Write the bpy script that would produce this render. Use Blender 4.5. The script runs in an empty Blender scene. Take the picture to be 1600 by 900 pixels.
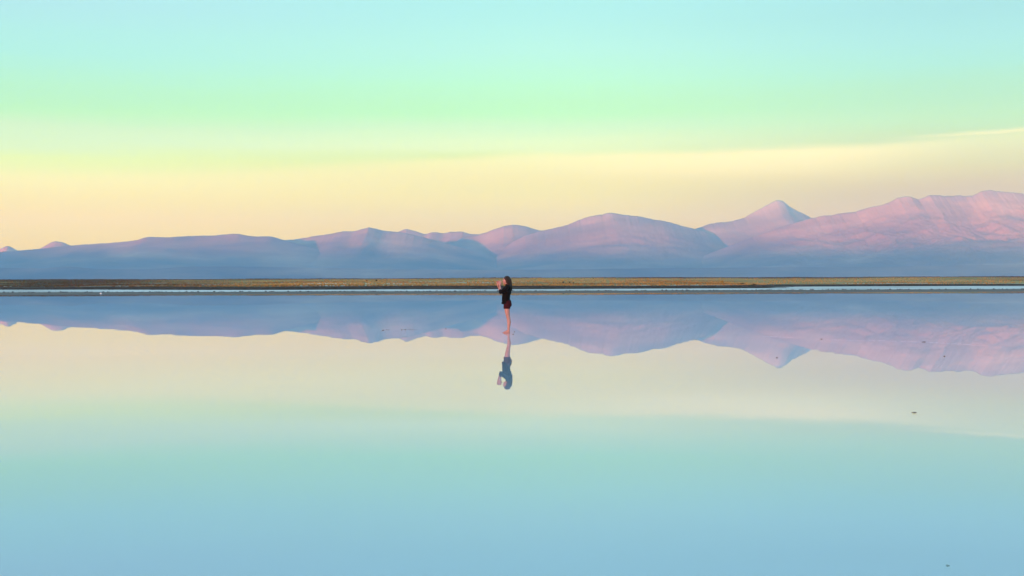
import bpy, bmesh, math, random
import numpy as np
from mathutils import Vector, Matrix

S = bpy.context.scene
COL = S.collection
R = math.radians

# ------------------------------------------------------------------ camera
CAM_H, FPX = 1.40, 2000.0            # eye height, focal length in pixels of a 1600 px wide frame
cam = bpy.data.cameras.new('camera')
cam.sensor_width = 36.0
cam.lens = 36.0 * FPX / 1600.0
cam.clip_start, cam.clip_end = 0.1, 300000.0
camo = bpy.data.objects.new('camera', cam)
COL.objects.link(camo)
camo.matrix_world = (Matrix.Translation((0, 0, CAM_H))
                     @ Matrix.Rotation(R(90) - 5.0 / FPX, 4, 'X')
                     @ Matrix.Rotation(-5.0 / 1600.0, 4, 'Z'))
S.camera = camo

# ------------------------------------------------------------------ sun and sky
SUN_EL = R(1.5)
SUN_H = Vector((-0.52, -0.855, 0)).normalized()          # towards the sun: behind the camera, to the left
SUN_DIR = Vector((SUN_H.x * math.cos(SUN_EL), SUN_H.y * math.cos(SUN_EL), math.sin(SUN_EL)))
sl = bpy.data.lights.new('sun', 'SUN')
sl.energy = 5.0
sl.angle = R(0.9)
sl.color = (1.0, 0.64, 0.52)
suno = bpy.data.objects.new('sun', sl)
COL.objects.link(suno)
suno.rotation_euler = (-SUN_DIR).to_track_quat('-Z', 'Y').to_euler()

def lin(r, g, b):
    f = lambda c: (c / 255 / 12.92) if c / 255 <= 0.04045 else ((c / 255 + 0.055) / 1.055) ** 2.4
    return (f(r), f(g), f(b), 1.0)

world = bpy.data.worlds.new('World')
S.world = world
world.use_nodes = True
wt = world.node_tree
wt.nodes.clear()

def N(tree, kind, **kw):
    n = tree.nodes.new(kind)
    for k, v in kw.items():
        setattr(n, k, v)
    return n

def M(tree, op, a, b=None, c=None, clamp=False):
    n = tree.nodes.new('ShaderNodeMath')
    n.operation = op
    n.use_clamp = clamp
    for i, v in enumerate((a, b, c)):
        if v is None:
            continue
        if isinstance(v, (int, float)):
            n.inputs[i].default_value = v
        else:
            tree.links.new(v, n.inputs[i])
    return n.outputs[0]

def RAMP(tree, fac, stops, interp='LINEAR'):
    n = tree.nodes.new('ShaderNodeValToRGB')
    cr = n.color_ramp
    cr.interpolation = interp
    while len(cr.elements) < len(stops):
        cr.elements.new(0.5)
    for e, (p, c) in zip(cr.elements, stops):
        e.position = p
        e.color = c if len(c) == 4 else (*c, 1)
    tree.links.new(fac, n.inputs[0])
    return n.outputs[0]

def MIX(tree, fac, a, b, blend='MIX'):
    n = tree.nodes.new('ShaderNodeMix')
    n.data_type = 'RGBA'
    n.blend_type = blend
    for i, v in ((0, fac), (6, a), (7, b)):
        if isinstance(v, (int, float)):
            n.inputs[i].default_value = v
        elif isinstance(v, tuple):
            n.inputs[i].default_value = v if len(v) == 4 else (*v, 1)
        else:
            tree.links.new(v, n.inputs[i])
    return n.outputs[2]

def SSTEP(tree, v, lo, hi):
    n = tree.nodes.new('ShaderNodeMapRange')
    n.interpolation_type = 'SMOOTHSTEP'
    tree.links.new(v, n.inputs[0])
    n.inputs[1].default_value, n.inputs[2].default_value = lo, hi
    return n.outputs[0]

def NOISE(tree, vec, scale, detail=4, rough=0.55, out='Fac'):
    n = tree.nodes.new('ShaderNodeTexNoise')
    if vec is not None:
        tree.links.new(vec, n.inputs['Vector'])
    n.inputs['Scale'].default_value = scale
    n.inputs['Detail'].default_value = detail
    n.inputs['Roughness'].default_value = rough
    return n.outputs[out]

def VSCALE(tree, vec, s):
    n = tree.nodes.new('ShaderNodeVectorMath')
    n.operation = 'MULTIPLY'
    tree.links.new(vec, n.inputs[0])
    n.inputs[1].default_value = s
    return n.outputs[0]

tc = N(wt, 'ShaderNodeTexCoord').outputs['Generated']
sx = N(wt, 'ShaderNodeSeparateXYZ')
wt.links.new(tc, sx.inputs[0])
dx, dz = sx.outputs[0], M(wt, 'MAXIMUM', sx.outputs[2], 0.0)
# soft, streaky unevenness of the twilight bands
streak = NOISE(wt, VSCALE(wt, tc, (2.2, 2.2, 42.0)), 1.0, 5, 0.6)
wisps = NOISE(wt, VSCALE(wt, tc, (7.0, 7.0, 120.0)), 1.0, 7, 0.68)
elev = M(wt, 'ADD', dz, M(wt, 'MULTIPLY', M(wt, 'SUBTRACT', streak, 0.5), 0.016))
elev = M(wt, 'ADD', elev, M(wt, 'MULTIPLY', M(wt, 'SUBTRACT', wisps, 0.5), 0.010))
# clear twilight sky: yellow low down, green, cyan, then blue to the zenith
SKY_TOP = [(0.33, (0.42, 0.90, 1.06)), (0.55, (0.33, 0.78, 1.26)), (1.0, (0.24, 0.60, 1.40))]
SKY_L = [(0.0, (0.7817, 1.0541, 0.01)), (0.0375, (0.7817, 1.0541, 0.01)), (0.0507, (0.8196, 0.9608, 0.01)), (0.0649, (0.7977, 0.9332, 0.01)), (0.079, (0.7762, 1.0127, 0.2004)), (0.093, (0.6559, 1.0235, 0.1825)), (0.107, (0.5464, 0.9473, 0.5047)), (0.1182, (0.4968, 0.8962, 0.4818)), (0.1284, (0.3595, 0.9126, 0.3725)), (0.1349, (0.3351, 0.8725, 0.4282)), (0.1487, (0.3278, 0.8607, 0.5291)), (0.1715, (0.3021, 0.8129, 0.7575)), (0.2029, (0.3196, 0.728, 0.8304))]  #L
SKY_C = [(0.0, (0.5855, 0.7544, 0.01)), (0.0524, (0.5855, 0.7544, 0.01)), (0.0673, (0.6787, 0.8198, 0.01)), (0.0822, (0.617, 0.7533, 0.01)), (0.097, (0.5251, 0.8305, 0.0795)), (0.1069, (0.6175, 0.9604, 0.4463)), (0.1216, (0.4315, 0.8966, 0.4653)), (0.1323, (0.3209, 0.9164, 0.3476)), (0.1411, (0.3159, 0.8895, 0.388)), (0.1556, (0.3135, 0.8968, 0.5251)), (0.1795, (0.3118, 0.8268, 0.738)), (0.2125, (0.277, 0.7558, 0.7831))]  #C
SKY_R = [(0.0, (0.2703, 0.2292, 0.01)), (0.069, (0.2703, 0.2292, 0.01)), (0.0718, (0.3287, 0.2767, 0.01)), (0.0858, (0.3755, 0.4224, 0.01)), (0.1206, (0.2778, 0.6973, 0.3177)), (0.1321, (0.2414, 0.6738, 0.3732)), (0.1458, (0.2319, 0.6738, 0.4207)), (0.1594, (0.2125, 0.6819, 0.5982)), (0.1775, (0.2151, 0.6533, 0.6964)), (0.1998, (0.207, 0.6027, 0.6765))]  #R
sky_left = RAMP(wt, elev, SKY_L + SKY_TOP)
sky_mid = RAMP(wt, elev, SKY_C + SKY_TOP)
sky_right = RAMP(wt, elev, SKY_R + SKY_TOP)
sky_col = MIX(wt, SSTEP(wt, dx, -0.36, 0.02), sky_left, sky_mid)
sky_col = MIX(wt, SSTEP(wt, dx, 0.0, 0.36), sky_col, sky_right)
# a thin veil of high cloud whose upper edge climbs towards the right
wisp = NOISE(wt, VSCALE(wt, tc, (3.0, 3.0, 26.0)), 2.0, 7, 0.62)
veil_top = M(wt, 'MULTIPLY', RAMP(wt, M(wt, 'ADD', dx, 0.5), [(0.000, (0.3900, 0.3900, 0.3900)), (0.260, (0.4425, 0.4425, 0.4425)), (0.500, (0.5125, 0.5125, 0.5125)), (0.650, (0.5180, 0.5180, 0.5180)), (0.750, (0.5290, 0.5290, 0.5290)), (0.870, (0.5560, 0.5560, 0.5560)), (1.000, (0.5800, 0.5800, 0.5800))]), 0.2)
edge = M(wt, 'ADD', veil_top, M(wt, 'MULTIPLY', M(wt, 'SUBTRACT', wisp, 0.5), 0.012))
below = M(wt, 'SUBTRACT', edge, dz)
veil = M(wt, 'MULTIPLY', SSTEP(wt, below, -0.0025, 0.0055),
         M(wt, 'SUBTRACT', 1.0, SSTEP(wt, below, 0.004, 0.035)))
veil = M(wt, 'MULTIPLY', veil, M(wt, 'MULTIPLY_ADD', SSTEP(wt, dx, -0.25, 0.25), 0.46, 0.16))
veil = M(wt, 'MULTIPLY', veil, M(wt, 'MULTIPLY_ADD', SSTEP(wt, dx, 0.20, 0.36), -0.6, 1.0))
wz = M(wt, 'DIVIDE', M(wt, 'SUBTRACT', M(wt, 'ADD', dz, M(wt, 'MULTIPLY', M(wt, 'SUBTRACT', wisp, 0.5), 0.008)), M(wt, 'ADD', veil_top, -0.0002)), 0.0016)
wisp2 = M(wt, 'MULTIPLY', M(wt, 'POWER', 2.718, M(wt, 'MULTIPLY', M(wt, 'MULTIPLY', wz, wz), -1.0)), SSTEP(wt, dx, 0.26, 0.36))
wisp2 = M(wt, 'MULTIPLY', wisp2, M(wt, 'SUBTRACT', 1.0, SSTEP(wt, dx, 0.55, 0.8)))
veil = M(wt, 'MAXIMUM', veil, M(wt, 'MULTIPLY', wisp2, 0.45))
sky_col = MIX(wt, veil, sky_col, (1.12, 1.06, 0.50, 1))
bg = N(wt, 'ShaderNodeBackground')
wt.links.new(sky_col, bg.inputs[0])
bg.inputs[1].default_value = 0.4
nis = N(wt, 'ShaderNodeTexSky', sky_type='NISHITA')
nis.sun_disc = False
nis.sun_elevation = SUN_EL
nis.sun_rotation = math.atan2(SUN_H.x, SUN_H.y)
nis.altitude = 2300
bg2 = N(wt, 'ShaderNodeBackground')
wt.links.new(nis.outputs[0], bg2.inputs[0])
bg2.inputs[1].default_value = 0.05
add = N(wt, 'ShaderNodeAddShader')
wt.links.new(bg.outputs[0], add.inputs[0])
wt.links.new(bg2.outputs[0], add.inputs[1])
wo = N(wt, 'ShaderNodeOutputWorld')
wt.links.new(add.outputs[0], wo.inputs['Surface'])

vs = S.view_settings
S.display_settings.display_device = 'sRGB'
vs.view_transform = 'Standard'
vs.look = 'None'
vs.exposure = 1.3219
vs.gamma = 1.0
vs.use_curve_mapping = False

S.render.engine = 'CYCLES'
S.cycles.max_bounces = 8
S.cycles.volume_bounces = 0
S.cycles.transparent_max_bounces = 12
S.cycles.use_denoising = True

# ------------------------------------------------------------------ helpers
def tag(o, label=None, cat=None, group=None, kind=None):
    for k, v in (('label', label), ('category', cat), ('group', group), ('kind', kind)):
        if v:
            o[k] = v
    return o

def link(name, me, mat=None, parent=None):
    o = bpy.data.objects.new(name, me)
    COL.objects.link(o)
    if mat is not None:
        me.materials.clear()
        me.materials.append(mat)
    if parent is not None:
        o.parent = parent
    return o

def new_mat(name):
    m = bpy.data.materials.new(name)
    m.use_nodes = True
    t = m.node_tree
    p = t.nodes['Principled BSDF']
    return m, t, p

def simple_mat(name, col, rough=0.8, var=0.25, scale=8.0, bump=0.0):
    m, t, p = new_mat(name)
    co = N(t, 'ShaderNodeTexCoord').outputs['Object']
    n = NOISE(t, co, scale, 5, 0.6)
    c = RAMP(t, n, [(0.3, tuple(v * (1 - var) for v in col)), (0.7, tuple(min(1, v * (1 + var)) for v in col))])
    t.links.new(c, p.inputs['Base Color'])
    p.inputs['Roughness'].default_value = rough
    p.inputs['Specular IOR Level'].default_value = 0.2
    if bump:
        b = N(t, 'ShaderNodeBump')
        b.inputs['Strength'].default_value = bump
        b.inputs['Distance'].default_value = 0.01
        t.links.new(n, b.inputs['Height'])
        t.links.new(b.outputs[0], p.inputs['Normal'])
    return m

rng = np.random.default_rng(7)
_perm = np.concatenate([rng.permutation(512)] * 3)
_val = rng.random(512)

def vnoise(x, y, seed=0):
    x = np.asarray(x, float); y = np.asarray(y, float)
    x, y = np.broadcast_arrays(x, y)
    xi = np.floor(x).astype(np.int64); yi = np.floor(y).astype(np.int64)
    xf = x - xi; yf = y - yi
    u = xf * xf * xf * (xf * (xf * 6 - 15) + 10); v = yf * yf * yf * (yf * (yf * 6 - 15) + 10)
    h = lambda a, b: _val[_perm[(_perm[(a + seed * 57) % 512] + b) % 512]]
    return (h(xi, yi) * (1 - u) + h(xi + 1, yi) * u) * (1 - v) + (h(xi, yi + 1) * (1 - u) + h(xi + 1, yi + 1) * u) * v

def fbm(x, y, octv=5, seed=0, gain=0.5):
    s = 0; a = 1; t = 0
    for i in range(octv):
        s = s + a * vnoise(x * 2 ** i + i * 17.3, y * 2 ** i + i * 9.1, seed + i)
        t += a; a *= gain
    return s / t

def ridged(x, y, octv=5, seed=0, gain=0.55):
    s = 0; a = 1; t = 0
    for i in range(octv):
        n = 1 - np.abs(2 * vnoise(x * 2 ** i + i * 11.7, y * 2 ** i + i * 5.3, seed + i) - 1)
        s = s + a * n * n
        t += a; a *= gain
    return s / t

def sstep(v, a, b):
    t = np.clip((v - a) / (b - a), 0, 1)
    return t * t * (3 - 2 * t)

def grid_mesh(name, X, Y, Z, attrs=None, smooth=True):
    nr, nc = X.shape
    me = bpy.data.meshes.new(name)
    me.vertices.add(nr * nc)
    me.vertices.foreach_set('co', np.stack([X, Y, Z], -1).astype(np.float32).ravel())
    i = np.arange(nr - 1)[:, None] * nc + np.arange(nc - 1)[None, :]
    q = np.stack([i, i + 1, i + nc + 1, i + nc], -1).reshape(-1, 4)
    me.loops.add(q.size)
    me.loops.foreach_set('vertex_index', q.astype(np.int32).ravel())
    me.polygons.add(len(q))
    me.polygons.foreach_set('loop_start', np.arange(0, q.size, 4, dtype=np.int32))
    me.polygons.foreach_set('loop_total', np.full(len(q), 4, np.int32))
    me.update(calc_edges=True)
    if smooth:
        me.polygons.foreach_set('use_smooth', np.ones(len(q), bool))
    for k, a in (attrs or {}).items():
        at = me.attributes.new(k, 'FLOAT', 'POINT')
        at.data.foreach_set('value', np.asarray(a, np.float32).ravel())
    return me

def ATTR(t, name):
    n = N(t, 'ShaderNodeAttribute')
    n.attribute_name = name
    return n.outputs['Fac']

def horizon(px):
    return 445.0 - (px - 800.0) / 1600.0 * 5.0

def spot(px, py):
    """ground point (z = 0) that the photograph shows at a pixel: used to measure where things stand"""
    D = CAM_H * FPX / (py - horizon(px))
    return (px - 800.0) / FPX * D, D

# ------------------------------------------------------------------ ground: lake bed, mud, salt strip, bank, grass plain
def axis(lo, hi, step, far, n):
    core = np.arange(lo, hi + step / 2, step)
    g = np.geomspace(step * 2, far, n)
    return np.concatenate([(lo - g)[::-1], core, hi + g])

gx = np.concatenate([-560 - np.geomspace(8, 56000, 26)[::-1], np.arange(-560, 561, 4.0), 560 + np.geomspace(8, 41000, 26)])
gy = np.concatenate([
    -np.geomspace(36000, 420, 24), np.linspace(-380, 170, 14), np.arange(180, 330, 2.0),
    np.arange(330, 760, 4.0), np.arange(760, 1420, 10.0), 1420 + np.geomspace(20, 43000, 28)])
GX, GY = np.meshgrid(gx, gy)

def shore_y(x):
    return 206 + 5.0 * (fbm(x / 90 + 3, 0.3 + 0 * x, 4, 3) - 0.5) * 2 + 2.5 * np.sin(x / 37.0)

def salt_near(x):
    return 288 + 0.06 * x + 16 * (fbm(x / 50, 4.4 + 0 * x, 4, 5) - 0.5) * 2

def salt_far(x):
    return (392 + 120 * sstep(-x, 60, 210) + 250 * sstep(x, 70, 150)
            + 22 * (fbm(x / 45, 8.1 + 0 * x, 4, 9) - 0.5) * 2)

def ground_z(x, y):
    sy, sn, sf = shore_y(x), salt_near(x), salt_far(x)
    z = np.full_like(x, -0.022)
    z = z + 0.032 * sstep(y, sy - 5, sy + 8) + 0.05 * sstep(y, sy + 6, sy + 80)
    z = z + 0.03 * (fbm(x / 14, y / 14, 3, 21) - 0.45) * sstep(y, sy + 20, sy + 60)
    z = z + 0.95 * sstep(y, sf, sf + 42) * (0.75 + 0.5 * fbm(x / 30, y / 60, 3, 33))
    rise = np.clip((y - sf - 40) / (1220 - sf - 40), 0, 1)
    z = z + 7.0 * rise ** 1.15 + (fbm(x / 42, y / 42, 4, 41) - 0.5) * 0.8 * sstep(y, sf + 20, sf + 120)
    z = z + (fbm(x / 120, y / 260, 3, 47) - 0.5) * 1.4 * sstep(y, 900, 1200)
    z = np.where(y > 1300, z - 3.0 * sstep(y, 1300, 2600), z)
    edge = np.maximum(sstep(np.abs(x), 2500, 5000), sstep(-y, 900, 2500))
    z = np.where(y < 1300, np.maximum(z, -0.022 + 3.0 * edge), z)
    return z

GZ = ground_z(GX, GY)
sy, sn, sf = shore_y(GX), salt_near(GX), salt_far(GX)
land = sstep(GY, sy - 4, sy + 4)
salt = sstep(GY, sn - 4, sn + 4) * (1 - sstep(GY, sf - 3, sf + 5))
salt = salt * (0.55 + 0.45 * sstep(fbm(GX / 22, GY / 30, 4, 61), 0.35, 0.55))
# a few bare pale streaks farther up, as on the left of the photograph
salt = np.maximum(salt, 0.7 * sstep(fbm(GX / 60, GY / 22, 3, 67), 0.66, 0.74) * sstep(GY, sf + 30, sf + 70) * (1 - sstep(GY, 700, 900)))
bank = sstep(GY, sf - 3, sf + 6) * (1 - sstep(GY, sf + 38, sf + 85))
bank = np.maximum(bank, 0.9 * sstep(GY, sn - 18, sn - 10) * (1 - sstep(GY, sn - 5, sn + 1)) * sstep(fbm(GX / 12, GY / 9, 3, 71), 0.4, 0.55))
grass = sstep(GY, sf + 30, sf + 90)
olive = np.clip(0.85 * sstep(-GX / np.maximum(GY, 1), 0.10, 0.36) + 1.5 * (fbm(GX / 45, GY / 110, 5, 81) - 0.42), 0, 1)
far = sstep(GY, 1050, 1180)
ground_me = grid_mesh('ground', GX, GY, GZ, dict(land=land, salt=salt, bank=bank, grass=grass, olive=olive, far=far))
gm, gt, gp = new_mat('ground')
pos = N(gt, 'ShaderNodeNewGeometry').outputs['Position']
n1 = NOISE(gt, pos, 0.35, 6, 0.65)
n2 = NOISE(gt, VSCALE(gt, pos, (0.05, 0.09, 0.2)), 1.0, 6, 0.6)
bed = RAMP(gt, n2, [(0.3, (0.84, 0.74, 0.61)), (0.7, (0.93, 0.83, 0.70))])
mud = RAMP(gt, n1, [(0.3, (0.19, 0.14, 0.10)), (0.7, (0.30, 0.22, 0.165))])
saltc = RAMP(gt, n1, [(0.3, (0.70, 0.56, 0.42)), (0.65, (0.92, 0.78, 0.62))])
bankc = RAMP(gt, n1, [(0.35, (0.045, 0.028, 0.018)), (0.7, (0.16, 0.10, 0.065))])
tan = RAMP(gt, n2, [(0.25, (0.36, 0.215, 0.11)), (0.5, (0.46, 0.31, 0.11)), (0.75, (0.40, 0.27, 0.15))])
oliv = RAMP(gt, n2, [(0.3, (0.085, 0.052, 0.03)), (0.7, (0.18, 0.12, 0.06))])
c = MIX(gt, ATTR(gt, 'land'), bed, mud)
c = MIX(gt, ATTR(gt, 'bank'), c, bankc)
c = MIX(gt, ATTR(gt, 'grass'), c, MIX(gt, ATTR(gt, 'olive'), tan, oliv))
c = MIX(gt, ATTR(gt, 'far'), c, (0.12, 0.10, 0.085, 1))
c = MIX(gt, ATTR(gt, 'salt'), c, saltc)
gt.links.new(c, gp.inputs['Base Color'])
gp.inputs['Roughness'].default_value = 0.75
gp.inputs['Specular IOR Level'].default_value = 0.0
tag(link('ground', ground_me, gm), kind='structure')

# ------------------------------------------------------------------ lake water
wm, wtr, wp = new_mat('lake_water')
wtr.nodes.remove(wp)
wpos = N(wtr, 'ShaderNodeNewGeometry').outputs['Position']
rip = NOISE(wtr, VSCALE(wtr, wpos, (0.25, 0.6, 1)), 1.0, 3, 0.5)
bmp = N(wtr, 'ShaderNodeBump')
bmp.inputs['Strength'].default_value = 1.0
bmp.inputs['Distance'].default_value = 0.0006
wtr.links.new(rip, bmp.inputs['Height'])
gl = N(wtr, 'ShaderNodeBsdfGlossy')
gl.inputs['Roughness'].default_value = 0.0
gl.inputs['Color'].default_value = (1, 1, 1, 1)
wtr.links.new(bmp.outputs[0], gl.inputs['Normal'])
tr = N(wtr, 'ShaderNodeBsdfTransparent')
tr.inputs['Color'].default_value = (0.95, 0.985, 1.0, 1)
fr = N(wtr, 'ShaderNodeFresnel')
fr.inputs['IOR'].default_value = 1.333
mx = N(wtr, 'ShaderNodeMixShader')
wtr.links.new(fr.outputs[0], mx.inputs[0])
wtr.links.new(tr.outputs[0], mx.inputs[1])
wtr.links.new(gl.outputs[0], mx.inputs[2])
wtr.links.new(mx.outputs[0], wtr.nodes['Material Output'].inputs['Surface'])
wX, wY = np.meshgrid(np.linspace(-4200, 4200, 9), np.linspace(-2000, 262, 9))
tag(link('lake_water', grid_mesh('lake_water', wX, wY, 0 * wX), wm), kind='structure')

# ------------------------------------------------------------------ mountains
mm, mt, mp = new_mat('mountain_rock')
mpos = N(mt, 'ShaderNodeNewGeometry').outputs['Position']
ma = NOISE(mt, VSCALE(mt, mpos, (0.0005, 0.0005, 0.0016)), 1.0, 7, 0.62)
mb = NOISE(mt, VSCALE(mt, mpos, (0.0022, 0.0022, 0.006)), 1.0, 5, 0.6)
rock = RAMP(mt, ma, [(0.34, (0.22, 0.165, 0.185)), (0.48, (0.33, 0.22, 0.215)), (0.58, (0.44, 0.28, 0.245)), (0.72, (0.60, 0.42, 0.35))])
rock = MIX(mt, M(mt, 'MULTIPLY', mb, 0.6), rock, (0.20, 0.17, 0.21, 1))
mt.links.new(rock, mp.inputs['Base Color'])
mp.inputs['Roughness'].default_value = 0.95
mp.inputs['Specular IOR Level'].default_value = 0.1

def mountain(name, pts, Y0, wf, wb, seed, relief=0.22, power=1.5, wander=1200, nu=360, nv=130, kind='structure'):
    """A ridge running across the view: crest heights measured at pixels, real slopes in front and behind."""
    px = np.array([p[0] for p in pts], float); py = np.array([p[1] for p in pts], float)
    upx = np.linspace(px[0], px[-1], nu)
    u = (upx - 800) / FPX
    e = np.maximum(np.interp(upx, px, horizon(px) - py), 0) / FPX
    # rounded joints between the measured points, then a fine ragged crest
    k = np.array([1, 2, 1.0]); k /= k.sum()
    e = np.convolve(np.pad(e, 1, 'edge'), k, 'valid')
    yr = Y0 + wander * (fbm(u * 9, 0 * u + seed, 4, seed) - 0.5) * 2
    H = e * yr
    kw = max(9, nu // 9) | 1
    kk = np.hanning(kw + 2)[1:-1]; kk /= kk.sum()
    Hs = np.convolve(np.pad(H, kw // 2, 'edge'), kk, 'valid')       # the broad mass under the ragged crest
    crest = H * (1 + 0.026 * (fbm(u * 180, 0 * u + 2.2, 5, seed + 3, 0.65) - 0.5)) - Hs
    s = np.concatenate([np.linspace(-1, 0, int(nv * 0.72)) , np.linspace(0, 1, nv - int(nv * 0.72) + 1)[1:]])
    Sg, Ug = np.meshgrid(s, u, indexing='ij')
    W = np.where(Sg < 0, wf, wb)
    Yg = yr[None, :] + Sg * W
    Xg = Ug * yr[None, :] * (1 + 0.35 * (Yg / yr[None, :] - 1))
    a = np.abs(Sg)
    body = (1 - a) ** power
    env = np.clip(a * 3.2, 0, 1) * np.clip((1 - a) * 2.2, 0, 1)
    warp = 1500 * (fbm(Xg / 3800, Yg / 3800, 3, seed + 5) - 0.5)
    g1 = ridged((Xg + 1.6 * warp) / 3200, Yg / 4600, 6, seed + 7)
    g2 = ridged((Xg + warp * 0.6) / 1300 + Yg / 2600, Yg / 1100 - Xg / 3900, 6, seed + 9, 0.68)
    lump = fbm(Xg / 2600, Yg / 2600, 5, seed + 13) - 0.5
    Hc = Hs[None, :] + crest[None, :] * np.exp(-a * 7.0)
    Z = Hc * body + Hs[None, :] * (-relief * env * (0.55 * (1 - g1) + 0.36 * (1 - g2)) * (0.35 + 0.65 * body)
                      + relief * 0.5 * env * lump)
    Z = np.maximum(Z, 0) + 4.0 - 30 * (a > 0.995)
    o = link(name, grid_mesh(name, Xg, Yg, Z), mm)
    return tag(o, kind=kind)

# far snowless cones that only just show over the left-hand slope
mountain('mountain', [(-60, 400), (-20, 396), (3, 388), (9, 385), (14, 384.5), (20, 387), (30, 393), (60, 402), (110, 412)], 41000, 5000, 3000, 11, 0.12, nu=160, nv=70, wander=200)
mountain('mountain', [(10, 412), (45, 396), (66, 387), (74, 382), (80, 378.5), (88, 377), (97, 378.5), (106, 382), (125, 388), (170, 400), (230, 412)], 40500, 5000, 3000, 12, 0.12, nu=160, nv=70, wander=200)
# long shaded massif on the left
mountain('mountain', [(-560, 425), (-420, 412), (-300, 405), (-150, 399), (0, 393.8), (25, 392), (55, 389.5), (82, 387), (110, 383.8), (137, 382), (175, 379.5), (200, 377.5), (215, 375.5), (225, 371.8), (235, 370), (257, 371.2), (275, 370), (320, 368), (335, 368), (350, 366.2), (365, 365), (378, 366.5), (388, 369), (400, 369.6), (423, 369.2), (436, 373), (450, 377), (480, 385), (540, 400), (640, 424), (700, 440)], 31000, 9500, 5000, 21, 0.16, nu=520)
# middle range
mountain('mountain', [(330, 440), (380, 400), (425, 382), (445, 375.2), (460, 374.2), (487, 370), (515, 365.5), (535, 361.7), (555, 362), (565, 357.8), (577, 355.7), (588, 357.5), (600, 360), (625, 363), (650, 368), (690, 378), (760, 398), (850, 432)], 33500, 11000, 5000, 31, 0.15, nu=360)
mountain('mountain', [(560, 420), (600, 380), (622, 362), (635, 358.2), (645, 360), (660, 365), (665, 365.8), (675, 363), (682, 363), (692, 365), (707, 362), (722, 362), (735, 365.5), (752, 367), (790, 378), (860, 410), (900, 432)], 38500, 7000, 4000, 41, 0.12, nu=300)
mountain('mountain', [(640, 432), (690, 390), (725, 371), (750, 366.2), (762, 363), (775, 357.5), (787, 353), (800, 351.6), (812, 351.8), (825, 355), (840, 359), (860, 363), (900, 376), (980, 410), (1020, 436)], 37000, 9000, 4500, 51, 0.14, nu=300)
mountain('mountain', [(700, 436), (770, 396), (820, 368), (845, 361), (857, 359), (875, 354.2), (887, 351.8), (902, 345), (915, 340), (927, 336.8), (942, 335.5), (951, 332.5), (962, 333.2), (975, 335.8), (995, 338), (1020, 343), (1045, 346.8), (1057, 350), (1072, 355), (1089, 358.5), (1110, 365), (1160, 384), (1230, 414), (1280, 438)], 34500, 11500, 5000, 61, 0.15, nu=460)
# the pointed cone
mountain('mountain', [(960, 436), (1010, 396), (1060, 366), (1088, 357.6), (1097, 354.2), (1110, 349.5), (1125, 347.5), (1145, 345.5), (1162, 340.8), (1175, 333), (1187, 326.2), (1200, 320.5), (1208, 315.5), (1213, 312.6), (1217, 312.4), (1225, 315.5), (1237, 324.5), (1250, 332), (1269, 341), (1290, 349), (1330, 366), (1400, 400), (1450, 432)], 36000, 12000, 5000, 71, 0.15, nu=460, wander=500)
# broad furrowed massif on the right
mountain('mountain', [(1000, 440), (1060, 415), (1130, 388), (1200, 362), (1250, 346), (1268, 341), (1282, 338), (1300, 336.2), (1320, 333), (1337, 331.2), (1355, 325), (1375, 320.8), (1390, 316.8), (1402, 310), (1414, 307), (1425, 308), (1434, 312.5), (1445, 308), (1452, 305.5), (1470, 305), (1476, 307.5), (1492, 306.2), (1520, 305.8), (1532, 300), (1545, 297), (1557, 298.8), (1575, 300.5), (1600, 303), (1650, 300), (1720, 312), (1820, 305), (1950, 330), (2150, 370), (2400, 420)], 29000, 10500, 5500, 81, 0.36, nu=1000, nv=280)
# low hills at the foot of the ranges
mountain('hill', [(-700, 436), (-400, 426), (-150, 421), (0, 418.5), (60, 419.5), (110, 416.5), (150, 420.5), (230, 421), (300, 416.5), (400, 417), (520, 419), (620, 421), (760, 422), (900, 421), (1050, 419), (1200, 418), (1350, 417.5), (1500, 415), (1600, 413), (1800, 415), (2100, 425), (2300, 434)], 19500, 3500, 3000, 91, 0.35, nu=600, nv=70, wander=900)
# the range to the west, behind the camera, unseen, its crest shaped to shade the lower slopes
tdir = Vector((-SUN_H.y, SUN_H.x, 0))
wl = np.linspace(-47000, 19000, 220); ws = np.linspace(-1, 1, 41)
WS, WL = np.meshgrid(ws, wl, indexing='ij')
wH = 1990 * (0.93 + 0.14 * fbm(WL / 9000, 0 * WL, 5, 101)) * sstep(WL, -47000, -42000) * (1 - sstep(WL, -3600, -1000))
wH = np.maximum(wH, 600 * sstep(19000 - WL, 0, 9000) * sstep(WL, -20000, -8000))    # low saddle added so half the sun's disc is blocked at the lake
wZ = wH * (1 - np.abs(WS)) ** 1.3 * (1 - 0.3 * np.abs(WS) * ridged(WL / 2500, WS * 2, 4, 103)) + 4
wX_ = SUN_H.x * (22000 + WS * 7000) + tdir.x * WL
wY_ = SUN_H.y * (22000 + WS * 7000) + tdir.y * WL
tag(link('mountain', grid_mesh('mountain', wX_, wY_, wZ), mm), kind='structure')

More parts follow.
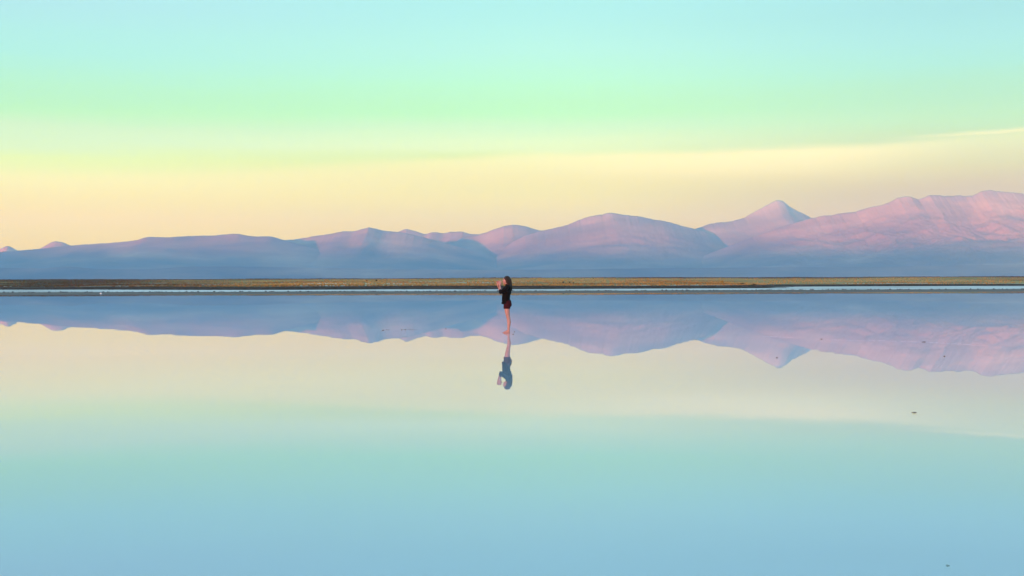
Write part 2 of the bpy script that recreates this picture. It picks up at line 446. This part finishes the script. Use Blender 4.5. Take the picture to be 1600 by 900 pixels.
# ------------------------------------------------------------------ haze
hb = bmesh.new()
bmesh.ops.create_cube(hb, size=1.0)
hm_me = bpy.data.meshes.new('haze')
hb.to_mesh(hm_me); hb.free()
HTOP = 2330.0
for v in hm_me.vertices:
    v.co = (-7500 + v.co.x * 101000, 4000 + v.co.y * 82000, (v.co.z + 0.5) * (HTOP + 5) - 5)
hm = bpy.data.materials.new('haze')
hm.use_nodes = True
ht = hm.node_tree
ht.nodes.clear()
pv = N(ht, 'ShaderNodeVolumePrincipled')
pv.inputs['Color'].default_value = (0.19, 0.54, 1.0, 1)
pv.inputs['Absorption Color'].default_value = (1, 1, 1, 1)
pv.inputs['Density'].default_value = 4.3e-5
pv.inputs['Anisotropy'].default_value = 0.0
ho = N(ht, 'ShaderNodeOutputMaterial')
ht.links.new(pv.outputs[0], ho.inputs['Volume'])
tag(link('haze', hm_me, hm), kind='stuff')

# ------------------------------------------------------------------ grass and gravel on the far shore
random.seed(5)
def tri_stuff(name, verts, faces, mat, label, cat):
    me = bpy.data.meshes.new(name)
    me.from_pydata(verts, [], faces)
    me.update()
    return tag(link(name, me, mat), label, cat, kind='stuff')

dry, dt, dp = new_mat('dry_grass')
dpos = N(dt, 'ShaderNodeNewGeometry').outputs['Position']
dn = NOISE(dt, VSCALE(dt, dpos, (0.03, 0.06, 0.1)), 1.0, 6, 0.65)
dt.links.new(MIX(dt, ATTR(dt, 'olive'), RAMP(dt, dn, [(0.25, (0.26, 0.17, 0.085)), (0.5, (0.42, 0.30, 0.10)), (0.75, (0.33, 0.23, 0.115))]),
                 RAMP(dt, dn, [(0.3, (0.075, 0.046, 0.024)), (0.7, (0.17, 0.11, 0.05))])), dp.inputs['Base Color'])
dp.inputs['Roughness'].default_value = 0.9
dp.inputs['Specular IOR Level'].default_value = 0.1
V, F = [], []
ty = 420 + 800 * rng.random(42000) ** 1.15
tx = (rng.random(42000) - 0.5) * ty * 1.05
ok = (ty > salt_far(tx) + 45) & (fbm(tx / 40, ty / 40, 3, 111) > 0.40)
tx, ty = tx[ok], ty[ok]
tz = ground_z(tx, ty)
for x, y, z in zip(tx.tolist(), ty.tolist(), tz.tolist()):
    h = random.uniform(0.15, 0.45); w = random.uniform(0.12, 0.4)
    for k in range(4):
        a = random.random() * 6.283
        b = len(V)
        ca, sa = math.cos(a) * w, math.sin(a) * w
        V += [(x - ca * .5, y - sa * .5, z - .05), (x + ca * .5, y + sa * .5, z - .05),
              (x + ca + random.uniform(-.1, .1), y + sa, z + h), (x - ca + random.uniform(-.1, .1), y - sa, z + h * random.uniform(.6, 1))]
        F.append((b, b + 1, b + 2, b + 3))
grass_o = tri_stuff('grass', V, F, dry, 'sparse dry yellow grass on the flat far shore', 'grass')

gv = np.array(V)
ga = grass_o.data.attributes.new('olive', 'FLOAT', 'POINT')
ga.data.foreach_set('value', np.clip(sstep(gv[:, 1], 1040, 1160) + 0.85 * sstep(-gv[:, 0] / gv[:, 1], 0.10, 0.36) + 1.5 * (fbm(gv[:, 0] / 45, gv[:, 1] / 110, 5, 81) - 0.42), 0, 1).astype(np.float32))
gravel = simple_mat('shore_stone', (0.09, 0.08, 0.075), 0.85, 0.5, 0.6)
V, F = [], []
OCT = [(0, 2, 4), (2, 1, 4), (1, 3, 4), (3, 0, 4), (2, 0, 5), (1, 2, 5), (3, 1, 5), (0, 3, 5)]
tx = rng.uniform(-230, 260, 3600)
ty = np.where(rng.random(3600) < 0.6, salt_far(tx) + rng.uniform(-12, 45, 3600), salt_near(tx) + rng.uniform(-20, 8, 3600))
tz = ground_z(tx, ty)
for x, y, z in zip(tx.tolist(), ty.tolist(), tz.tolist()):
    r = random.uniform(0.06, 0.26)
    b = len(V)
    j = lambda: r * random.uniform(.7, 1.3)
    V += [(x + j(), y, z), (x - j(), y, z), (x, y + j(), z), (x, y - j(), z), (x, y, z + j() * .8), (x, y, z - j() * .5)]
    F += [tuple(b + q for q in f) for f in OCT]
tri_stuff('shore_gravel', V, F, gravel, 'dark scattered stones along the edge of the pale salt strip', 'gravel')

# low shrubs
leaf_y = simple_mat('shrub_yellow', (0.36, 0.26, 0.06), 0.9, 0.35, 2.0)
leaf_d = simple_mat('shrub_dark', (0.075, 0.075, 0.04), 0.9, 0.4, 2.0)
stem_m = simple_mat('shrub_stem', (0.10, 0.07, 0.05), 0.9, 0.3, 4.0)
def shrub(px, py, w, h, dark, label):
    # walk out along the sight line until the rising plain meets it
    y = 300.0
    k = (horizon(px) - py) / FPX
    u = (px - 800) / FPX
    ys = np.arange(420, 1200, 2.0)
    hit = ys[ground_z(u * ys, ys) > CAM_H + k * ys]
    y = float(hit[0]) if len(hit) else 700.0
    x = u * y
    z = float(ground_z(np.array([x]), np.array([y]))[0])
    root = bpy.data.objects.new('shrub', None)
    COL.objects.link(root)
    root.location = (x, y, z - 0.03)
    vs_, fs_ = [], []
    for i in range(260):
        a, r = random.random() * 6.283, math.sqrt(random.random())
        zz = random.random() ** 0.8
        rr = r * (1 - 0.55 * zz) * (0.8 + 0.4 * math.sin(a * 3 + 1))
        c_ = Vector((math.cos(a) * rr * w / 2, math.sin(a) * rr * w / 2, 0.08 * h + zz * h * 0.9))
        s_ = h * random.uniform(0.08, 0.2)
        d1 = Vector((random.gauss(0, 1), random.gauss(0, 1), random.gauss(0, .6))).normalized() * s_
        d2 = Vector((random.gauss(0, 1), random.gauss(0, 1), random.gauss(.6, .6))).normalized() * s_
        b = len(vs_)
        vs_ += [c_ - d1, c_ + d2, c_ + d1, c_ - d2]
        fs_.append((b, b + 1, b + 2, b + 3))
    me = bpy.data.meshes.new('foliage'); me.from_pydata([tuple(v) for v in vs_], [], fs_); me.update()
    link('foliage', me, leaf_d if dark else leaf_y, root)
    vs_, fs_ = [], []
    for i in range(7):
        a = i * 0.9
        t_ = Vector((math.cos(a) * w * .28, math.sin(a) * w * .28, h * .6))
        q = Vector((-math.sin(a), math.cos(a), 0)) * 0.03
        b = len(vs_)
        vs_ += [q, -q, Vector((q.y, -q.x, 0)), t_]
        fs_ += [(b, b + 1, b + 3), (b + 1, b + 2, b + 3), (b + 2, b, b + 3)]
    me = bpy.data.meshes.new('stem'); me.from_pydata([tuple(v) for v in vs_], [], fs_); me.update()
    link('stem', me, stem_m, root)
    return tag(root, label, 'shrub', 'low shrubs on the far shore')

shrub(1128, 442.5, 4.6, 1.3, False, 'yellow shrub on the far shore below the left shoulder of the pointed peak')
shrub(1160, 444.6, 3.2, 0.8, True, 'longest dark low shrub on the far shore, just right of the yellow shrub')
shrub(1178, 446.0, 2.2, 0.6, True, 'small dark shrub at the pale strip\'s edge, right of the long dark shrub')
shrub(573, 439.5, 1.3, 0.9, True, 'left of two dark dot-like shrubs on the plain, left of the person')
shrub(588, 439.5, 1.4, 0.9, True, 'right of two dark dot-like shrubs on the plain, left of the person')
shrub(880, 442.5, 1.4, 0.8, True, 'leftmost of three dark dot-like shrubs on the plain right of the person')
shrub(890, 442.5, 1.1, 0.7, True, 'middle of three dark dot-like shrubs on the plain right of the person')
shrub(896, 442.8, 1.1, 0.6, True, 'rightmost of three dark dot-like shrubs on the plain right of the person')

# ------------------------------------------------------------------ stones and salt in the lake
stone_m = simple_mat('dark_stone', (0.12, 0.105, 0.095), 0.7, 0.4, 20.0, 0.4)
salt_m = simple_mat('salt_crust', (0.78, 0.80, 0.84), 0.7, 0.08, 6.0, 0.3)
def lump(name, px, py, w, d, h, mat, label, cat, group=None, seed=0, sink=0.25, sub=2):
    x, y = spot(px, py)
    bm = bmesh.new()
    bmesh.ops.create_icosphere(bm, subdivisions=sub, radius=1.0)
    rr = random.Random(seed * 13 + 5)
    ph = [rr.random() * 6.28 for _ in range(6)]
    for v in bm.verts:
        c_ = v.co
        k = 1 + .16 * math.sin(c_.x * 3.1 + ph[0]) + .14 * math.sin(c_.y * 4.2 + ph[1]) + .12 * math.sin(c_.z * 5 + c_.x * 4 + ph[2]) + rr.uniform(-.05, .05)
        v.co = Vector((c_.x * w / 2 * k, c_.y * d / 2 * k, c_.z * h / 2 * k))
    for f in bm.faces:
        f.smooth = True
    me = bpy.data.meshes.new(name)
    bm.to_mesh(me); bm.free()
    o = link(name, me, mat)
    o.location = (x, y, h * (0.5 - sink) - 0.008)
    o.rotation_euler = (0, 0, rr.uniform(-.4, .4))
    return tag(o, label, cat, group)

G1 = 'dark stones in the shallow lake'
lump('stone', 1427.5, 644.5, 0.070, 0.05, 0.018, stone_m, 'largest flat dark stone in the pale water at lower right', 'stone', G1, 1)
lump('stone', 1443, 534.5, 0.10, 0.07, 0.026, stone_m, 'flat dark stone on the thin white salt streak at right', 'stone', G1, 2)
lump('stone', 1475.5, 556.8, 0.035, 0.035, 0.026, stone_m, 'small dark stone in the reflection of the right massif, below the streak', 'stone', G1, 3)
lump('stone', 1213.5, 559, 0.038, 0.03, 0.026, stone_m, 'small dark stone just above the reflected tip of the pointed peak', 'stone', G1, 4)
lump('stone', 1283, 530, 0.05, 0.04, 0.022, stone_m, 'small dark stone between the reflected peak and the right massif', 'stone', G1, 5)
lump('stone', 1480.5, 882.5, 0.020, 0.010, 0.0105, stone_m, 'tiny faint dark stone nearest the camera at bottom right', 'stone', G1, 6)
lump('stone', 803.8, 518.5, 0.030, 0.03, 0.03, stone_m, 'farther of two tiny stones behind the person\'s heel', 'stone', G1, 7)
lump('stone', 801.5, 522.5, 0.036, 0.03, 0.03, stone_m, 'nearer of two tiny stones behind the person\'s heel', 'stone', G1, 8)
lump('stone', 696.5, 513.8, 0.035, 0.03, 0.03, stone_m, 'tiny lone stone midway between the row of clods and the person', 'stone', G1, 9)
G2 = 'row of small dark clods left of the person'
row = [(598.2, 516.2, .055, .035), (603.5, 515.2, .03, .03), (607, 515.3, .045, .025), (627.4, 515.3, .032, .04),
       (633, 515, .06, .03), (638.5, 514.7, .035, .02), (641.6, 515, .03, .04), (644.5, 515.4, .022, .02), (647.5, 515.2, .024, .02), (650.5, 515.2, .02, .016)]
ordn = ['leftmost', 'second from left', 'third from left', 'fourth from left', 'fifth from left, longest', 'fifth from right', 'fourth from right', 'third from right', 'second from right', 'rightmost']
for i, (px, py, w, h) in enumerate(row):
    lump('clod', px, py, w, w * .8, h, stone_m, ordn[i] + ' of the row of small dark clods in the lake', 'clod', G2, 20 + i)

def streak(px0, py0, px1, py1, wid, label, seed):
    x0, y0 = spot(px0, py0); x1, y1 = spot(px1, py1)
    rr = random.Random(seed)
    n = 60
    vs_, fs_ = [], []
    for i in range(n + 1):
        t_ = i / n
        x = x0 + (x1 - x0) * t_; y = y0 + (y1 - y0) * t_
        w = 0.6 * wid * (0.25 + 0.75 * math.sin(math.pi * t_) ** 0.5) * rr.uniform(0.25, 1.0)
        y += rr.uniform(-.5, .5) * wid * 0.6
        z = rr.uniform(-0.004, .004)
        b = len(vs_)
        vs_ += [(x, y - w / 2, -0.012), (x, y - w * .2, z), (x, y + w * .2, z), (x, y + w / 2, -0.012)]
        if i:
            for k in range(3):
                fs_.append((b - 4 + k, b - 3 + k, b + 1 + k, b + k))
    me = bpy.data.meshes.new('salt_streak')
    me.from_pydata(vs_, [], [f[::-1] for f in fs_])
    me.update()
    return tag(link('salt_streak', me, salt_m), label, 'salt streak', 'thin white salt streaks in the lake')

streak(1487, 536.6, 1541, 540.0, 0.22, 'brightest white salt streak at far right, right of the streak with the stone', 1)
streak(1408, 533.2, 1484, 536.2, 0.12, 'thin white salt streak that the flat dark stone sits on', 2)
streak(1190, 525.4, 1240, 527.0, 0.16, 'short white salt streak above the reflected tip of the pointed peak', 3)
streak(1292, 530.6, 1400, 532.8, 0.07, 'faintest long salt streak between the short one and the stone', 4)
streak(876, 513.6, 904, 514.2, 0.14, 'small white salt streak right of the person', 5)
lump('salt_clump', 157.4, 459.3, 0.34, 0.3, 0.30, salt_m, 'small bright white salt clump at the far water edge on the left', 'salt clump', None, 40)

# ------------------------------------------------------------------ the person
def cap_(bm, p0, p1, r0, r1, seg=14, flat=(1, 1)):
    """closed tapered capsule between two points"""
    p0, p1 = Vector(p0), Vector(p1)
    d = (p1 - p0)
    L = d.length or 1e-6
    q = d.to_track_quat('Z', 'Y').to_matrix()
    rings = []
    for k in range(5):
        a = -math.pi / 2 + k * math.pi / 8 + 0.0001
        rings.append((r0 * math.sin(a), r0 * math.cos(a)))
    rings.append((0, r0))
    rings.append((L, r1))
    for k in range(1, 5):
        a = k * math.pi / 8 - 0.0001
        rings.append((L + r1 * math.sin(a), r1 * math.cos(a)))
    rows = []
    for z, r in rings:
        rows.append([bm.verts.new(p0 + q @ Vector((math.cos(t * 2 * math.pi / seg) * r * flat[0], math.sin(t * 2 * math.pi / seg) * r * flat[1], z))) for t in range(seg)])
    for a, b in zip(rows, rows[1:]):
        for t in range(seg):
            bm.faces.new((a[t], a[(t + 1) % seg], b[(t + 1) % seg], b[t]))
    bm.faces.new(rows[0][::-1]); bm.faces.new(rows[-1])

def ell_(bm, c, r, tilt=0.0, sub=3):
    res = bmesh.ops.create_icosphere(bm, subdivisions=sub, radius=1.0)
    m = Matrix.Translation(c) @ Matrix.Rotation(tilt, 4, 'Y') @ Matrix.Diagonal((*r, 1))
    bmesh.ops.transform(bm, matrix=m, verts=res['verts'])

def fuse(bm, name, voxel, smooth=6, fac=0.5):
    me = bpy.data.meshes.new(name + '_raw')
    bm.to_mesh(me); bm.free()
    o = bpy.data.objects.new(name + '_raw', me)
    COL.objects.link(o)
    r = o.modifiers.new('r', 'REMESH'); r.mode = 'VOXEL'; r.voxel_size = voxel; r.use_smooth_shade = True
    s = o.modifiers.new('s', 'SMOOTH'); s.iterations = smooth; s.factor = fac
    dg = bpy.context.evaluated_depsgraph_get()
    out = bpy.data.meshes.new_from_object(o.evaluated_get(dg))
    out.name = name
    bpy.data.objects.remove(o); bpy.data.meshes.remove(me)
    for p in out.polygons:
        p.use_smooth = True
    return out

# local frame: +X the way she faces, +Y her left, Z up, heel at about x = -0.08
b = bmesh.new()
for sgn in (-1, 1):
    y = 0.078 * sgn
    yf = 0.085 * sgn
    # foot
    cap_(b, (-0.050, yf, 0.030), (0.075, yf + .006 * sgn, 0.022), 0.033, 0.036, flat=(1, 1))
    cap_(b, (-0.035, yf, 0.075), (0.070, yf + .006 * sgn, 0.030), 0.036, 0.028)
    for k, (tx, ty, tr) in enumerate(((0.150, -0.026, .0125), (0.148, -0.008, .0095), (0.140, 0.007, .009), (0.130, 0.020, .0085), (0.118, 0.032, .008))):
        cap_(b, (0.075, yf + ty * .8 * sgn, 0.020), (tx - .012, yf + (ty + .004) * sgn, 0.012), 0.019, tr)
    # leg
    cap_(b, (-0.042, yf, 0.075), (-0.040, yf, 0.16), 0.037, 0.037)
    cap_(b, (-0.040, yf, 0.16), (-0.056, yf, 0.32), 0.037, 0.055)
    cap_(b, (-0.056, yf, 0.32), (-0.034, y * 1.03, 0.46), 0.055, 0.052)
    cap_(b, (-0.018, y * 1.03, 0.475), (-0.020, y * 1.03, 0.45), 0.047, 0.042)
    cap_(b, (-0.030, y * 1.03, 0.47), (-0.004, y, 0.62), 0.054, 0.074)
    cap_(b, (-0.004, y, 0.62), (0.006, y, 0.80), 0.074, 0.090)
    ell_(b, (-0.050, y * .95, 0.845), (0.078, 0.080, 0.085))
    # shoulder, upper arm, forearm
    cap_(b, (-0.030, 0.13 * sgn, 1.345), (-0.025, 0.165 * sgn, 1.325), 0.052, 0.052)
    ex = (0.185, 0.165 * sgn, 1.185)
    wr = (0.205 if sgn > 0 else 0.262, 0.058 * sgn, 1.372)
    cap_(b, (-0.025, 0.165 * sgn, 1.325), ex, 0.047, 0.036)
    mid = tuple(ex[i] * .65 + wr[i] * .35 for i in range(3))
    cap_(b, ex, mid, 0.035, 0.033)
    cap_(b, mid, wr, 0.033, 0.021)
ell_(b, (-0.005, 0, 0.90), (0.105, 0.158, 0.115))
ell_(b, (0.005, 0, 1.04), (0.088, 0.125, 0.13))
ell_(b, (-0.015, 0, 1.20), (0.100, 0.145, 0.16))
ell_(b, (0.060, 0.062, 1.205), (0.060, 0.058, 0.062)); ell_(b, (0.060, -0.062, 1.205), (0.060, 0.058, 0.062))
ell_(b, (-0.025, 0, 1.325), (0.072, 0.145, 0.055))
cap_(b, (-0.015, 0, 1.35), (0.012, 0, 1.46), 0.055, 0.048)
# head: skull, face, jaw, nose, lips, brow, ears
ell_(b, (0.012, 0, 1.560), (0.095, 0.074, 0.090))
ell_(b, (0.050, 0, 1.520), (0.066, 0.062, 0.092))
cap_(b, (0.030, 0, 1.462), (0.094, 0, 1.444), 0.046, 0.020)
cap_(b, (0.106, 0, 1.555), (0.128, 0, 1.514), 0.009, 0.012)
ell_(b, (0.112, 0, 1.489), (0.012, 0.020, 0.006)); ell_(b, (0.110, 0, 1.477), (0.012, 0.018, 0.007))
ell_(b, (0.098, 0, 1.578), (0.014, 0.048, 0.010))
for sgn in (-1, 1):
    ell_(b, (0.005, 0.073 * sgn, 1.530), (0.020, 0.010, 0.032), 0.2)
    ell_(b, (0.078, 0.036 * sgn, 1.515), (0.022, 0.020, 0.020))
# hands: palms upright and facing each other, fingers bent inwards as round a small thing held to the eye
for sgn in (-1, 1):
    wx, wy, wz = (0.205 if sgn > 0 else 0.262), 0.058 * sgn, 1.372
    P = lambda f, i, z: (wx + f, wy - i * sgn, wz + z)
    cap_(b, P(0.0, 0, -0.005), P(0.004, .002, .04), 0.023, 0.027)
    for k, (f0, L) in enumerate(((-0.024, .066), (-0.007, .074), (0.010, .070), (0.026, .056))):
        base = P(f0 * .8, .002, .045); kn = P(f0 * 1.15, .004, .085)
        m1 = P(f0 * 1.2 + .002, .012, .085 + L * .48); m2 = P(f0 * 1.2 + .004, .032, .085 + L * .80); tip = P(f0 * 1.2 + .004, .046, .085 + L * .86)
        cap_(b, base, kn, 0.0125, 0.0098, 10)
        cap_(b, kn, m1, 0.0094, 0.0086, 10)
        cap_(b, m1, m2, 0.0086, 0.0078, 10)
        cap_(b, m2, tip, 0.0078, 0.0068, 10)
    cap_(b, P(-.014, .004, .018), P(-.034, .018, .045), 0.014, 0.011, 10)
    cap_(b, P(-.034, .018, .045), P(-.040, .030, .072), 0.0108, 0.0095, 10)
    cap_(b, P(-.040, .030, .072), P(-.036, .042, .092), 0.0095, 0.0075, 10)
body = fuse(b, 'person', 0.0042, 5, 0.5)
sm, st, sp = new_mat('skin')
so = N(st, 'ShaderNodeTexCoord').outputs['Object']
sn_ = NOISE(st, so, 14, 5, .6)
skin = RAMP(st, sn_, [(0.3, (0.37, 0.175, 0.15)), (0.7, (0.46, 0.235, 0.20))])
sxyz = N(st, 'ShaderNodeSeparateXYZ'); st.links.new(so, sxyz.inputs[0])
lipv = N(st, 'ShaderNodeVectorMath', operation='DISTANCE'); st.links.new(VSCALE(st, so, (1, .55, 1.3)), lipv.inputs[0]); lipv.inputs[1].default_value = (0.118, 0, 1.484 * 1.3)
lipf = M(st, 'SUBTRACT', 1.0, SSTEP(st, lipv.outputs['Value'], 0.009, 0.016))
skin = MIX(st, M(st, 'MULTIPLY', lipf, .6), skin, (0.42, 0.10, 0.09, 1))
st.links.new(skin, sp.inputs['Base Color'])
sp.inputs['Roughness'].default_value = 0.5
sp.inputs['Subsurface Weight'].default_value = 0.0
person = link('person', body, sm)
px_, py_ = spot(792.3, 520)
person.location = (px_, py_, -0.016)
person.rotation_euler = (0, 0, math.pi)
person.scale = (1.01, 1.01, 1.01)
tag(person, 'barefoot person in black top and dark red shorts standing in the lake with raised hands', 'person')

# jacket: loose black top, sleeves pushed up to just below the elbows
b = bmesh.new()
ell_(b, (0.030, 0, 0.955), (0.125, 0.168, 0.120))
cap_(b, (0.035, 0.05, 0.895), (0.040, 0.05, 1.05), 0.118, 0.112)
cap_(b, (0.035, -0.05, 0.895), (0.040, -0.05, 1.05), 0.118, 0.112)
ell_(b, (0.030, 0, 1.07), (0.120, 0.160, 0.15))
ell_(b, (0.018, 0, 1.20), (0.140, 0.175, 0.165))
ell_(b, (-0.020, 0, 1.315), (0.090, 0.165, 0.075))
cap_(b, (-0.02, 0, 1.34), (-0.005, 0, 1.395), 0.076, 0.064)
for sgn in (-1, 1):
    cap_(b, (-0.030, 0.13 * sgn, 1.340), (-0.025, 0.165 * sgn, 1.325), 0.064, 0.064)
    ex = (0.185, 0.165 * sgn, 1.185)
    wr = (0.205 if sgn > 0 else 0.262, 0.058 * sgn, 1.372)
    cap_(b, (-0.025, 0.165 * sgn, 1.325), ex, 0.062, 0.052)
    e2 = tuple(ex[i] * .74 + wr[i] * .26 for i in range(3))
    cap_(b, ex, e2, 0.053, 0.046)
    for q in range(3):      # folds of cloth bunched at the elbow
        t_ = 0.55 + q * .14
        c0 = [(-0.025, 0.165 * sgn, 1.325)[i] * (1 - t_) + ex[i] * t_ for i in range(3)]
        ell_(b, c0, (0.060, 0.060, 0.050), 0.6, 2)
# hem folds
for q in range(9):
    a = q / 9 * 6.283
    ell_(b, (0.030 + math.cos(a) * .118, math.sin(a) * .155, 0.875), (0.020, 0.024, 0.03), 0, 2)
jk = fuse(b, 'jacket', 0.007, 4, 0.5)
# cut the hem straight
bmj = bmesh.new(); bmj.from_mesh(jk)
bmesh.ops.bisect_plane(bmj, geom=bmj.verts[:] + bmj.edges[:] + bmj.faces[:], plane_co=(0, 0, 0.855), plane_no=(-0.10, 0, -1), clear_outer=True)
bmj.to_mesh(jk); bmj.free()
jm = simple_mat('black_cloth', (0.004, 0.004, 0.005), 0.95, 0.3, 30.0, 0.2)
tag(link('jacket', jk, jm, person), 'black long-sleeved top with sleeves pushed up')

# shorts
b = bmesh.new()
ell_(b, (-0.008, 0, 0.90), (0.118, 0.172, 0.10))
for sgn in (-1, 1):
    y = 0.078 * sgn
    cap_(b, (0.008, y, 0.70), (0.004, y, 0.83), 0.100, 0.104)
    ell_(b, (-0.050, y * .95, 0.835), (0.086, 0.088, 0.09))
sh = fuse(b, 'shorts', 0.008, 4, 0.5)
bmj = bmesh.new(); bmj.from_mesh(sh)
bmesh.ops.bisect_plane(bmj, geom=bmj.verts[:] + bmj.edges[:] + bmj.faces[:], plane_co=(0, 0, 0.712), plane_no=(0, 0, -1), clear_outer=True)
bmj.to_mesh(sh); bmj.free()
shm = simple_mat('dark_red_cloth', (0.038, 0.005, 0.008), 0.9, 0.3, 25.0, 0.2)
tag(link('shorts', sh, shm, person), 'dark red shorts ending at mid thigh')

# hair: a cap over the skull, a fall down the back, and loose strands
b = bmesh.new()
ell_(b, (0.000, 0, 1.572), (0.102, 0.084, 0.090))
ell_(b, (-0.035, 0, 1.53), (0.072, 0.088, 0.10))
cap_(b, (-0.045, 0, 1.53), (-0.080, 0, 1.36), 0.070, 0.060, flat=(1, 1.25))
cap_(b, (-0.080, 0, 1.36), (-0.112, 0, 1.235), 0.058, 0.020, flat=(1.2, 1))
for sgn in (-1, 1):
    cap_(b, (0.030, 0.066 * sgn, 1.60), (-0.010, 0.078 * sgn, 1.46), 0.026, 0.022)
    cap_(b, (-0.010, 0.078 * sgn, 1.46), (-0.060, 0.075 * sgn, 1.34), 0.024, 0.020)
    cap_(b, (-0.060, 0.075 * sgn, 1.34), (-0.10, 0.050 * sgn, 1.24), 0.020, 0.010)
hr = fuse(b, 'hair', 0.007, 4, 0.5)
bmh = bmesh.new(); bmh.from_mesh(hr)
rr = random.Random(3)
for i in range(90):
    a = rr.uniform(-2.2, 2.2)
    sy_ = math.sin(a); cx = -math.cos(a)
    pts_ = [Vector((0.0 + cx * .03, sy_ * .055, 1.655 - .01 * rr.random())), Vector((cx * .095 + .005, sy_ * .084, 1.58)),
            Vector((-0.02 + cx * .088, sy_ * .092, 1.47)), Vector((-0.062 + cx * .072, sy_ * .086, 1.36)),
            Vector((-0.098 + cx * .045 + rr.uniform(-.012, .012), sy_ * .07, 1.25 - rr.uniform(-.04, .045)))]
    rad = [.003, .005, .0055, .005, .001]
    prev = None
    for p, r in zip(pts_, rad):
        ring = [bmh.verts.new(p + Vector((math.cos(k * 1.571) * r, math.sin(k * 1.571) * r, 0))) for k in range(4)]
        if prev:
            for k in range(4):
                bmh.faces.new((prev[k], prev[(k + 1) % 4], ring[(k + 1) % 4], ring[k]))
        prev = ring
bmh.to_mesh(hr); bmh.free()
hmat = simple_mat('brown_hair', (0.035, 0.020, 0.013), 0.5, 0.5, 40.0)
tag(link('hair', hr, hmat, person), 'long loose dark brown hair falling down the back')
eyem = simple_mat('eye', (0.05, 0.04, 0.035), 0.2, 0.2, 30)
for sgn in (-1, 1):
    b = bmesh.new()
    ell_(b, (0.099, 0.031 * sgn, 1.552), (0.010, 0.013, 0.008), 0, 2)
    me = bpy.data.meshes.new('eye'); b.to_mesh(me); b.free()
    link('eye', me, eyem, person)
